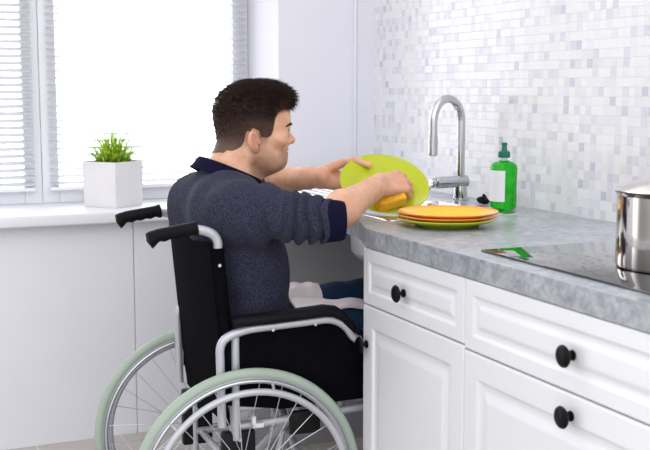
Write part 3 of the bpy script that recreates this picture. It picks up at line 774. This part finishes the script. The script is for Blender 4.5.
HA = math.radians(-12); RH = np.array(Matrix.Rotation(HA, 3, 'Z'))      # head turned slightly towards his right
h_ = lambda x, y, z: HO+RH@A3(x, y*.90 if y > 0 else y, z+.004*(z < -.045))
toL = lambda Q: (Q-HO)@RH
head = [el(h_(0, -.010, .060), (.0745, .093, .082), .02, rot=(0, 0, HA)), el(h_(0, .030, .055), (.066, .062, .066), .03, rot=(0, 0, HA)),
        el(h_(0, .030, .0), (.0615, .054, .083), .03, rot=(0, 0, HA)), el(h_(0, .030, -.042), (.052, .049, .038), .03, rot=(0, 0, HA)),
        rc(h_(-.030, .040, -.058), h_(.030, .040, -.058), .024, .024, .02), el(h_(0, .070, -.060), (.023, .020, .021), .018, rot=(0, 0, HA)),
        rc(h_(.052, -.005, -.035), h_(.030, .055, -.060), .021, .017, .022), rc(h_(-.052, -.005, -.035), h_(-.030, .055, -.060), .021, .017, .022),
        el(h_(.046, .060, .002), (.022, .022, .017), .02, rot=(0, 0, HA)), el(h_(-.046, .060, .002), (.022, .022, .017), .02, rot=(0, 0, HA)),
        rc(h_(-.032, .077, .040), h_(.032, .077, .040), .0145, .0145, .014),
        el(h_(.031, .107, .020), (.017, .020, .0125), .010, sub=True, rot=(0, 0, HA)), el(h_(-.031, .107, .020), (.017, .020, .0125), .010, sub=True, rot=(0, 0, HA)),
        el(h_(.031, .079, .021), (.0142, .0142, .0125), .006, rot=(0, 0, HA)), el(h_(-.031, .079, .021), (.0142, .0142, .0125), .006, rot=(0, 0, HA)),
        rc(h_(0, .087, .028), h_(0, .1065, .001), .0075, .0095, .008), el(h_(0, .107, -.002), (.0105, .0098, .0088), .006, rot=(0, 0, HA)),
        el(h_(.0115, .094, -.006), (.0075, .0095, .0075), .006, rot=(0, 0, HA)), el(h_(-.0115, .094, -.006), (.0075, .0095, .0075), .006, rot=(0, 0, HA)),
        el(h_(0, .079, -.027), (.024, .014, .019), .012, rot=(0, 0, HA)),
        rc(h_(-.016, .083, -.0265), h_(.016, .083, -.0265), .006, .006, .006), rc(h_(0, .0895, -.025), h_(0, .0895, -.0255), .005, .005, .008),
        rc(h_(-.014, .083, -.0365), h_(.014, .083, -.0365), .0065, .0065, .005), rc(h_(-.002, .0875, -.037), h_(.002, .0875, -.037), .006, .006, .006),
        rc(h_(-.022, .093, -.0312), h_(.022, .093, -.0312), .0022, .0022, .005, sub=True)]
for sg in (1, -1):
    X = sg*.0745
    head += [el(h_(X+sg*.005, -.013, -.001), (.0072, .0175, .0285), .006, rot=(math.radians(12), 0, sg*math.radians(22)+HA)),
             el(h_(X+sg*.0125, -.0095, .005), (.0085, .0098, .0185), .003, rot=(math.radians(12), 0, sg*math.radians(22)+HA), sub=True),
             el(h_(X+sg*.008, .000, -.003), (.0045, .0045, .0065), .003, rot=(0, 0, HA))]
neck = [rc(A3(BX, -.262, 1.00), h_(0, -.038, -.015), .064, .058, .03), rc(A3(BX, -.235, 1.01), h_(0, .002, -.055), .050, .046, .03)]
legs = []
HJ = {1: (A3(-.19, -.175, .605), A3(-.165, .275, .592), A3(-.16, .300, .205)), -1: (A3(-.37, -.175, .598), A3(-.385, .275, .640), A3(-.375, .305, .205))}
def torso(g, arms=True):
    pr = []
    for sg in (1, -1):
        x = BX+sg*.066
        pr += [rc(A3(x, -.218, .60), A3(x, -.234, .80), .102+g, .094+g, .03), rc(A3(x, -.234, .80), A3(BX+sg*.078, -.266, .905), .094+g, .103+g, .04)]
    pr += [rc(A3(BX-.076, -.301, .950), A3(BX+.070, -.297, .950), .073+g, .073+g, .04)]
    for S in (S_R, S_L): pr += [rc(A3(BX, -.268, .972), S, .042+g, .055+g, .05)]
    return pr
body = torso(-.006)
for S, E_, W in ((S_R, E_R, W_R), (S_L, E_L, W_L)):
    m = E_+(W-E_)*.30; w2 = E_+(W-E_)*.86
    body += [rc(S, E_, .052, .0385, .03), rc(E_, m, .0385, .0455, .01), rc(m, w2, .0455, .030, .02), rc(w2, W+(W-E_)*.05, .030, .027, .015)]
for sg in (1, -1):
    a, b, c = HJ[sg]
    body += [rc(a, b, .075, .054, .03), rc(b, c, .050, .036, .02), rc(c, c+A3(.01*sg, .14, -.035), .034, .026, .02)]
body += neck+head+hR+hL
V, F = mesh_sdf(body, .0026)
L = toL(V); x, y, z = L.T; ax_ = np.abs(x)
near = (np.abs(x) < .11) & (np.abs(y) < .13) & (z > -.12) & (z < .18)
zup = np.interp(y, [-.03, -.012, .012, .033, .050, .061, .08], [.005, .004, -.004, -.022, -.034, -.024, -.019])
st = smoothstep(.012, -.014, z-zup)*smoothstep(-.030, -.010, y)*smoothstep(-.100, -.080, z)
side = smoothstep(.05, .065, ax_)*smoothstep(-.018, -.008, y)*smoothstep(.03, .018, y)*smoothstep(.03, .01, z)*smoothstep(-.03, -.01, z)*.8
st = np.maximum(st, side)*(1-.6*np.exp(-((z+.031)/.010)**2)*(ax_ < .022)*(y > .062))
lips = np.exp(-((z+.0312)/.0075)**4)*(ax_ < .021)*(y > .069)
earf = smoothstep(.074, .079, ax_)*(np.abs(y+.012) < .03)*(np.abs(z) < .04)*.3+np.exp(-((L-A3(0, .096, -.003))**2).sum(1)/.012**2)*.35
dk = np.minimum(np.linalg.norm(V-(W_R+dR*.09), axis=1), np.linalg.norm(V-(W_L+dL*.02), axis=1))
att = {'stubble': st*near*.62, 'lips': lips*near*.95, 'flush': np.maximum(earf*near, .4*smoothstep(.06, .02, dk))}
PO = A3(BX, -.25, ZF)
person = mk_np('person', V, F, M['skin'], None, PO, att); person.location = Vector(PO)
setp(person, label='seated dark-haired man in a blue-grey sweater washing a green plate', cat='person')

# hair: cap plus short strands
ZL = lambda yy: np.interp(yy, [-.13, -.103, -.051, -.034, -.030, -.013, .001, .006, .031, .035, .050, .068, .11], [-.042, -.036, -.026, .002, .020, .027, .025, .006, .004, .016, .078, .090, .095])
hd_prims = [p for p in head[:5]]+neck[:1]
def thick(Q):
    q = toL(Q); t = smoothstep(.05, .125, q[:, 2]); s_ = smoothstep(-.03, .05, q[:, 2])
    e = smoothstep(-.002, .03, q[:, 2]-ZL(q[:, 1]))
    return .0008+e*(.0008+.0034*s_)+.006*t+.006*t*np.clip(q[:, 1]/.09, 0, 1)+.0007*np.sin(q[:, 0]*260+np.sin(q[:, 1]*180))*t
def cap_post(d, Q):
    q = toL(Q); jit = .0016*np.sin(q[:, 1]*310+2*np.sin(q[:, 0]*170))+.0012*np.sin(q[:, 0]*420+q[:, 1]*190); reg = (ZL(q[:, 1]+.5*jit)+jit-q[:, 2])*.75; reg = np.where(q[:, 1] < -.03, np.maximum(reg, (-q[:, 2]-.042)), reg)
    a = d-thick(Q); k = .008; hh = np.clip(.5-.5*(a-reg)/k, 0, 1); return a*(1-hh)+reg*hh+k*hh*(1-hh)
HVc, HFc = mesh_sdf(hd_prims, .0028, cap_post, pad=.03)
tri = np.concatenate([HFc[:, [0, 1, 2]], HFc[:, [0, 2, 3]]])
n_ = np.cross(HVc[tri[:, 1]]-HVc[tri[:, 0]], HVc[tri[:, 2]]-HVc[tri[:, 0]]); ar = np.linalg.norm(n_, axis=1)
q = toL(HVc[tri].mean(1))
keep = (ar > 0) & (pd_(el((0, -.005, .045), (.075, .1, .085)), q) > .0)
pick = RNG.choice(len(tri), 17000, p=np.where(keep, ar, 0)/np.where(keep, ar, 0).sum())
w = RNG.dirichlet((1, 1, 1), len(pick)); P0 = (HVc[tri[pick]]*w[:, :, None]).sum(1); Nn = n_[pick]/ar[pick][:, None]
q = toL(P0); tp = smoothstep(.05, .115, q[:, 2]); fr_ = np.clip(q[:, 1]/.08, 0, 1)*tp
flow = np.where(tp[:, None] > .02, 0, 0)+tp[:, None]*A3(0, .75, -.05)+(1-tp[:, None])*A3(0, -.25, -1.)
flow = flow@RH.T
flow = flow+RNG.normal(0, .28, flow.shape)*(.35+.65*tp[:, None])
dirs = Nn*(.16+.30*tp[:, None])+flow*.8; dirs /= np.linalg.norm(dirs, axis=1)[:, None]
Ls = (.0055+.008*tp+.015*fr_)*RNG.uniform(.6, 1.25, len(q)); P0 = P0-Nn*.002
t1 = np.cross(dirs, Nn+.01); t1 /= np.linalg.norm(t1, axis=1)[:, None]; t2 = np.cross(dirs, t1); wd = RNG.uniform(.00035, .0008, len(q))[:, None]*(.7+.5*tp[:, None])
bend = A3(0, 0, -1)*(.12*Ls)[:, None]
mid = P0+dirs*Ls[:, None]*.55+Nn*(.001+.001*tp[:, None]); tip = P0+dirs*Ls[:, None]+bend
ring = lambda c, k: [c+(t1*math.cos(a)+t2*math.sin(a))*wd*k for a in (0, 2.094, 4.189)]
SV = np.stack(ring(P0, 1)+ring(mid, .85)+[tip], 1).reshape(-1, 3); ns = len(q); b0 = np.arange(ns)[:, None]*7+len(HVc)
fq = [(0, 1, 4, 3), (1, 2, 5, 4), (2, 0, 3, 5), (3, 4, 6, 6), (4, 5, 6, 6), (5, 3, 6, 6)]
def fade(q):
    zl = ZL(q[:, 1]); hi = np.maximum(zl+.035, .062-.03*smoothstep(.03, .055, q[:, 1]))
    t = np.clip((q[:, 2]-zl+.004)/(hi-zl+.004), 0, 1)
    return (1-t)**1.3*(1-.75*smoothstep(.045, .075, q[:, 1]))
allV = np.concatenate([HVc, SV])
vl_, ll = [tuple(v) for v in (allV-PO)], [tuple(f) for f in HFc]
for f in fq:
    f = [f[i] for i in range(4) if i == 0 or f[i] != f[i-1]]; ll += [tuple(r) for r in (b0+np.array(f)).tolist()]
hair = mk('hair', (vl_, ll), M['hair'], person, smooth='all', label='short dark brown hair')
at = hair.data.attributes.new('fade', 'FLOAT', 'POINT')
fv = np.concatenate([fade(toL(HVc)), np.repeat(fade(q)*RNG.uniform(.2, 1., ns), 7)]); at.data.foreach_set('value', fv.astype(np.float32))
for sg in (1, -1):
    pts = [h_(sg*.012, .0995, .0385)-PO, h_(sg*.026, .1005, .0415)-PO, h_(sg*.041, .094, .0415)-PO, h_(sg*.0535, .082, .036)-PO]
    lash = [h_(sg*.019, .0915, .0225)-PO, h_(sg*.026, .0945, .0262)-PO, h_(sg*.034, .0945, .0262)-PO, h_(sg*.043, .089, .0215)-PO]
    mk('eyelash', T([tuple(p) for p in lash], [.0008, .0014, .0015, .001], 6), M['brow'], person)
    mk('eyebrow', T([tuple(p) for p in pts], [.0032, .0046, .0042, .0018], 8), M['brow'], person)
    bm = bmesh.new(); bmesh.ops.create_uvsphere(bm, u_segments=24, v_segments=16, radius=.0118, matrix=Matrix.Rotation(-PI/2, 4, 'X'))
    for f in bm.faces: f.material_index = 1 if f.calc_center_median().normalized().dot(Vector((0, .92, -.38))) > .86 else 0
    mk('eye', bm, [M['eye_white'], M['iris']], person, tuple(h_(sg*.031, .0825, .0205)-PO)).rotation_euler = (0, 0, HA)

# sweater
def arm_param(X, a, b): ba = b-a; t = np.clip((X-a)@ba/(ba@ba), -.3, 1.3); return t
sw = torso(.008)
sleeves = {}
for nm, S, E_, W, tc in (('R', S_R, E_R, W_R, -.03), ('L', S_L, E_L, W_L, .02)):
    c1 = E_+(W-E_)*tc; sw += [rc(S, c1, .074, .0505, .04)]
    if tc > .1: sw += [rc(E_, c1, .060, .053, .03)]
    sleeves[nm] = (S, E_, W, c1)
def wob(X, k, ph): return np.sin(X[:, 0]*k+ph+1.7*np.sin(X[:, 1]*k*.6+ph))*np.sin(X[:, 1]*k*.8+2*ph+1.3*np.sin(X[:, 2]*k*.7))
def sw_post(d, X):
    S, E_, W, c1 = sleeves['R']; ba = c1-S; Lb = np.linalg.norm(ba); t = (X-S)@ba/(Lb*Lb)
    rad = np.linalg.norm(X-S-np.clip(t, 0, 1)[:, None]*ba, axis=1)
    inr = smoothstep(.13, .09, rad)
    wgt = smoothstep(.40, .72, t)*smoothstep(1.25, 1.0, t)*inr
    ph = t*Lb/.0285*2*PI+2.2*np.sin(X[:, 2]*32+X[:, 0]*25)+1.0*np.sin(X[:, 1]*45-X[:, 2]*30)
    d = d-.0090*wgt*(np.abs(np.sin(ph*.5))**.8*2-1.1)
    wg2 = smoothstep(.02, .25, t)*smoothstep(.62, .4, t)*inr
    d = d-.0075*wg2*np.sin(t*17+X[:, 2]*34+1.2*np.sin(X[:, 0]*30))
    tor = smoothstep(.20, .02, t)
    d = d-.0055*tor*wob(X, 26, .7)-.0018*wob(X, 60, 2.1)
    fold = np.exp(-((X[:, 2]-.80+.35*(X[:, 1]+.2))/.02)**2)+np.exp(-((X[:, 2]-.72-.3*(X[:, 1]+.2))/.018)**2)
    d = d-.003*fold*smoothstep(1.0, .9, X[:, 2])
    hem = .585-X[:, 2]
    return np.maximum(d, hem)
SVv, SF = mesh_sdf(sw, .0042, sw_post)
sweater = mk_np('sweater', SVv, SF, M['knit'], person, PO)
sweater['label'] = 'blue-grey heathered knit sweater with pushed-up sleeves'
def band(c_pts, name, m, parent, r0, th, n=48, rib=0, nr=60):
    """short ribbed tube along c_pts = [(centre, axis, radius_a, radius_b, dir_a)]"""
    vs, fs = [], []; rows = []
    for (c, axs, ra, rb, da) in c_pts:
        axs = nrm(axs); da = nrm(da-axs*(da@axs)); db = np.cross(axs, da)
        rows.append([c+da*(ra+rib*math.sin(nr*2*PI*i/n/1.))*math.cos(2*PI*i/n)+db*(rb+rib*math.sin(nr*2*PI*i/n))*math.sin(2*PI*i/n) for i in range(n)])
    for r in rows: vs += [p-PO for p in r]
    for k in range(len(rows)):
        k2 = (k+1) % len(rows)
        for i in range(n): fs.append((k*n+i, k*n+(i+1) % n, k2*n+(i+1) % n, k2*n+i))
    bm = bmesh.new(); vv = [bm.verts.new(v) for v in vs]
    for f in fs: bm.faces.new([vv[i] for i in f])
    bmesh.ops.recalc_face_normals(bm, faces=bm.faces[:]); return mk(name, bm, m, parent)
nc = A3(BX, -.254, 1.026); na = nrm(A3(0, .42, 1))
band([(nc-na*.020, na, .092, .100, A3(1, 0, 0)), (nc-na*.004, na, .086, .094, A3(1, 0, 0)), (nc+na*.010, na, .082, .090, A3(1, 0, 0)), (nc+na*.0155, na, .079, .087, A3(1, 0, 0)), (nc+na*.012, na, .0755, .083, A3(1, 0, 0)), (nc-na*.012, na, .078, .086, A3(1, 0, 0))], 'collar', M['collar'], sweater, 0, 0)
for nm, ra in (('R', .0520), ('L', .0545)):
    S, E_, W, c1 = sleeves[nm]; dv = nrm(nrm(E_-S)+.35*nrm(W-E_)); up = A3(0, 0, 1); L0 = -.006; L1 = .050
    rows = [(c1+dv*L0, dv, ra-.004, ra-.004, up), (c1+dv*(L0+.006), dv, ra+.002, ra+.002, up), (c1+dv*(L1-.006), dv, ra-.0035, ra-.0035, up), (c1+dv*L1, dv, ra-.006, ra-.006, up), (c1+dv*(L1-.006), dv, ra-.0085, ra-.0085, up), (c1+dv*(L0+.01), dv, ra-.009, ra-.009, up)]
    band(rows, 'cuff', M['collar'], sweater, 0, 0, n=96, rib=.0006, nr=32)

# jeans
jp = []
for sg in (1, -1):
    a, b, c = HJ[sg]; jp += [rc(a, b, .088, .066, .03), rc(b, c+A3(0, 0, -.01), .064, .056, .025)]
jp += [rc(A3(BX-.06, -.207, .60), A3(BX+.06, -.207, .60), .106, .106, .03)]
def j_post(d, X):
    d = d-.003*wob(X, 40, .3)-.0025*wob(X, 75, 1.)*smoothstep(.1, .3, X[:, 1])
    return np.maximum(d, X[:, 2]-.722)
JV, JF = mesh_sdf(jp, .005, j_post)
mk_np('jeans', JV, JF, M['denim'], person, PO)
for sg in (1, -1):
    c = HJ[sg][2]; d = A3(.10*sg, 1, 0)
    pr = [rc(c+A3(0, -.025, -.035), c+A3(0, .0, .01), .040, .042, .02), rc(c+A3(0, -.02, -.045), c+A3(.012*sg, .13, -.052), .036, .036, .03), rc(c+A3(.012*sg, .10, -.05), c+A3(.014*sg, .17, -.06), .038, .026, .03)]
    flo = c[2]-.082
    sv, sf = mesh_sdf(pr, .005, lambda dd, X, flo=flo: np.maximum(dd, flo+.012-X[:, 2]))
    sh_ = mk_np('shoe', sv, sf, M['shoe'], person, PO)
    prs = [rc(c+A3(0, -.03, -.076), c+A3(.014*sg, .165, -.076), .040, .034, .01)]
    sv, sf = mesh_sdf(prs, .004, lambda dd, X, flo=flo: np.maximum(np.maximum(dd, flo-X[:, 2]), X[:, 2]-flo-.014))
    mk_np('sole', sv, sf, M['sole'], sh_, PO)

# white cloth lying over the lap
def topz(xs, ys):
    z = np.full(len(xs), .80); 
    for _ in range(60):
        X = np.stack([xs, ys, z], 1); d = j_post(ev(jp, X), X); z = np.where(z > .56, z-np.clip(d, 0, .02)*.8, z)
    return z
nx, ny = 64, 40
U, Vv = np.meshgrid(np.linspace(0, 1, nx), np.linspace(0, 1, ny), indexing='ij')
xr = lambda yy: -.095-.040*smoothstep(-.07, .0, yy)
xs = None; yend = .022+.008*np.sin(U*9)+.15*smoothstep(.52, .70, U)
ys = -.125+(yend+.125)*Vv
xs = -.385+(xr(ys)+.385)*U
zs = topz(xs.ravel(), ys.ravel()).reshape(nx, ny)
for _ in range(3): zs[1:-1] = np.maximum(zs[1:-1], .5*(zs[:-2]+zs[2:])*.5+zs[1:-1]*.5)
zs = zs+.007+.0022*np.sin(U*38+3*Vv)+.002*np.sin(Vv*22+U*9)
g = np.stack([xs, ys, zs], -1)
tv, tf = sheet(lambda u, v: (g[min(nx-1, round(u*(nx-1))), min(ny-1, round(v*(ny-1)))]-A3(BX, -.05, .70), (0, 0, 1)), nx-1, ny-1, .006)
mk('towel', (tv, tf), M['towel'], loc=(BX, -.05, .70), label='white cotton cloth lying across the seated man\'s lap', cat='cloth')

# sponge under the right hand
knk = W_R+dR*.105+pR*.036
bm = bmesh.new(); box(bm, (-.040, -.031, -.017), (.040, .031, .017), .007, 3)
for v in bm.verts: v.co.z += .006*math.sin(v.co.x*40); v.co.y *= 1-.18*abs(v.co.x)/.040
sp = mk('sponge', bm, M['sponge'], label='yellow sponge squeezed between his hand and the green plate', cat='sponge')
sc_ = PC+PN*.028+e1*.008-e2*.084
sp.matrix_world = Matrix.Translation(sc_) @ Matrix((e1*.94+e2*.34, (e2*.94-e1*.34), PN)).transposed().to_4x4()

# ------------------------------------------------------------------ light, world, camera
w = bpy.data.worlds.new('World'); sc.world = w; w.use_nodes = True
N, Lk = w.node_tree.nodes, w.node_tree.links; bg = N['Background']
tc = N.new('ShaderNodeTexCoord'); sx = N.new('ShaderNodeSeparateXYZ'); Lk.new(tc.outputs['Generated'], sx.inputs[0])
mr = N.new('ShaderNodeMapRange'); mr.interpolation_type = 'SMOOTHSTEP'; Lk.new(sx.outputs['X'], mr.inputs[0])
mr.inputs[1].default_value = -.35; mr.inputs[2].default_value = -.75; mr.inputs[3].default_value = 0; mr.inputs[4].default_value = 1
mz = N.new('ShaderNodeMapRange'); Lk.new(sx.outputs['Z'], mz.inputs[0]); mz.interpolation_type = 'SMOOTHSTEP'
mz.inputs[1].default_value = -.25; mz.inputs[2].default_value = .55; mz.inputs[3].default_value = .45; mz.inputs[4].default_value = 1.05
s1 = N.new('ShaderNodeMix'); s1.data_type = 'FLOAT'; Lk.new(mr.outputs[0], s1.inputs[0]); me_ = N.new('ShaderNodeMapRange'); Lk.new(sx.outputs['X'], me_.inputs[0]); me_.inputs[1].default_value = -.2; me_.inputs[2].default_value = 1; me_.inputs[3].default_value = .62; me_.inputs[4].default_value = 1.62
mm_ = N.new('ShaderNodeMath'); mm_.operation = 'MULTIPLY'; Lk.new(mz.outputs[0], mm_.inputs[0]); Lk.new(me_.outputs[0], mm_.inputs[1]); Lk.new(mm_.outputs[0], s1.inputs[2]); s1.inputs[3].default_value = 3.6
bg.inputs[0].default_value = (.97, .98, 1, 1); Lk.new(s1.outputs[0], bg.inputs[1])

cd = bpy.data.cameras.new('camera'); cam = bpy.data.objects.new('camera', cd); COL.objects.link(cam); sc.camera = cam
yaw, pit = math.radians(23.5), math.radians(7.1)
Fv = Vector((-math.cos(yaw)*math.cos(pit), math.sin(yaw)*math.cos(pit), -math.sin(pit))); Rv = Fv.cross(Vector((0, 0, 1))).normalized(); Uv = Rv.cross(Fv)
cam.matrix_world = Matrix.Translation((2.3815, -1.1377, 1.24)) @ Matrix((Rv, Uv, -Fv)).transposed().to_4x4()
cd.sensor_width = 36; cd.sensor_fit = 'HORIZONTAL'; cd.lens = 1080/650*36; cd.clip_start = .05
cd.dof.use_dof = True; cd.dof.focus_distance = 2.9; cd.dof.aperture_fstop = 7.5
vs_ = sc.view_settings; vs_.view_transform = 'Standard'; vs_.look = 'None'; vs_.gamma = 1; vs_.exposure = 0.52; vs_.use_curve_mapping = False
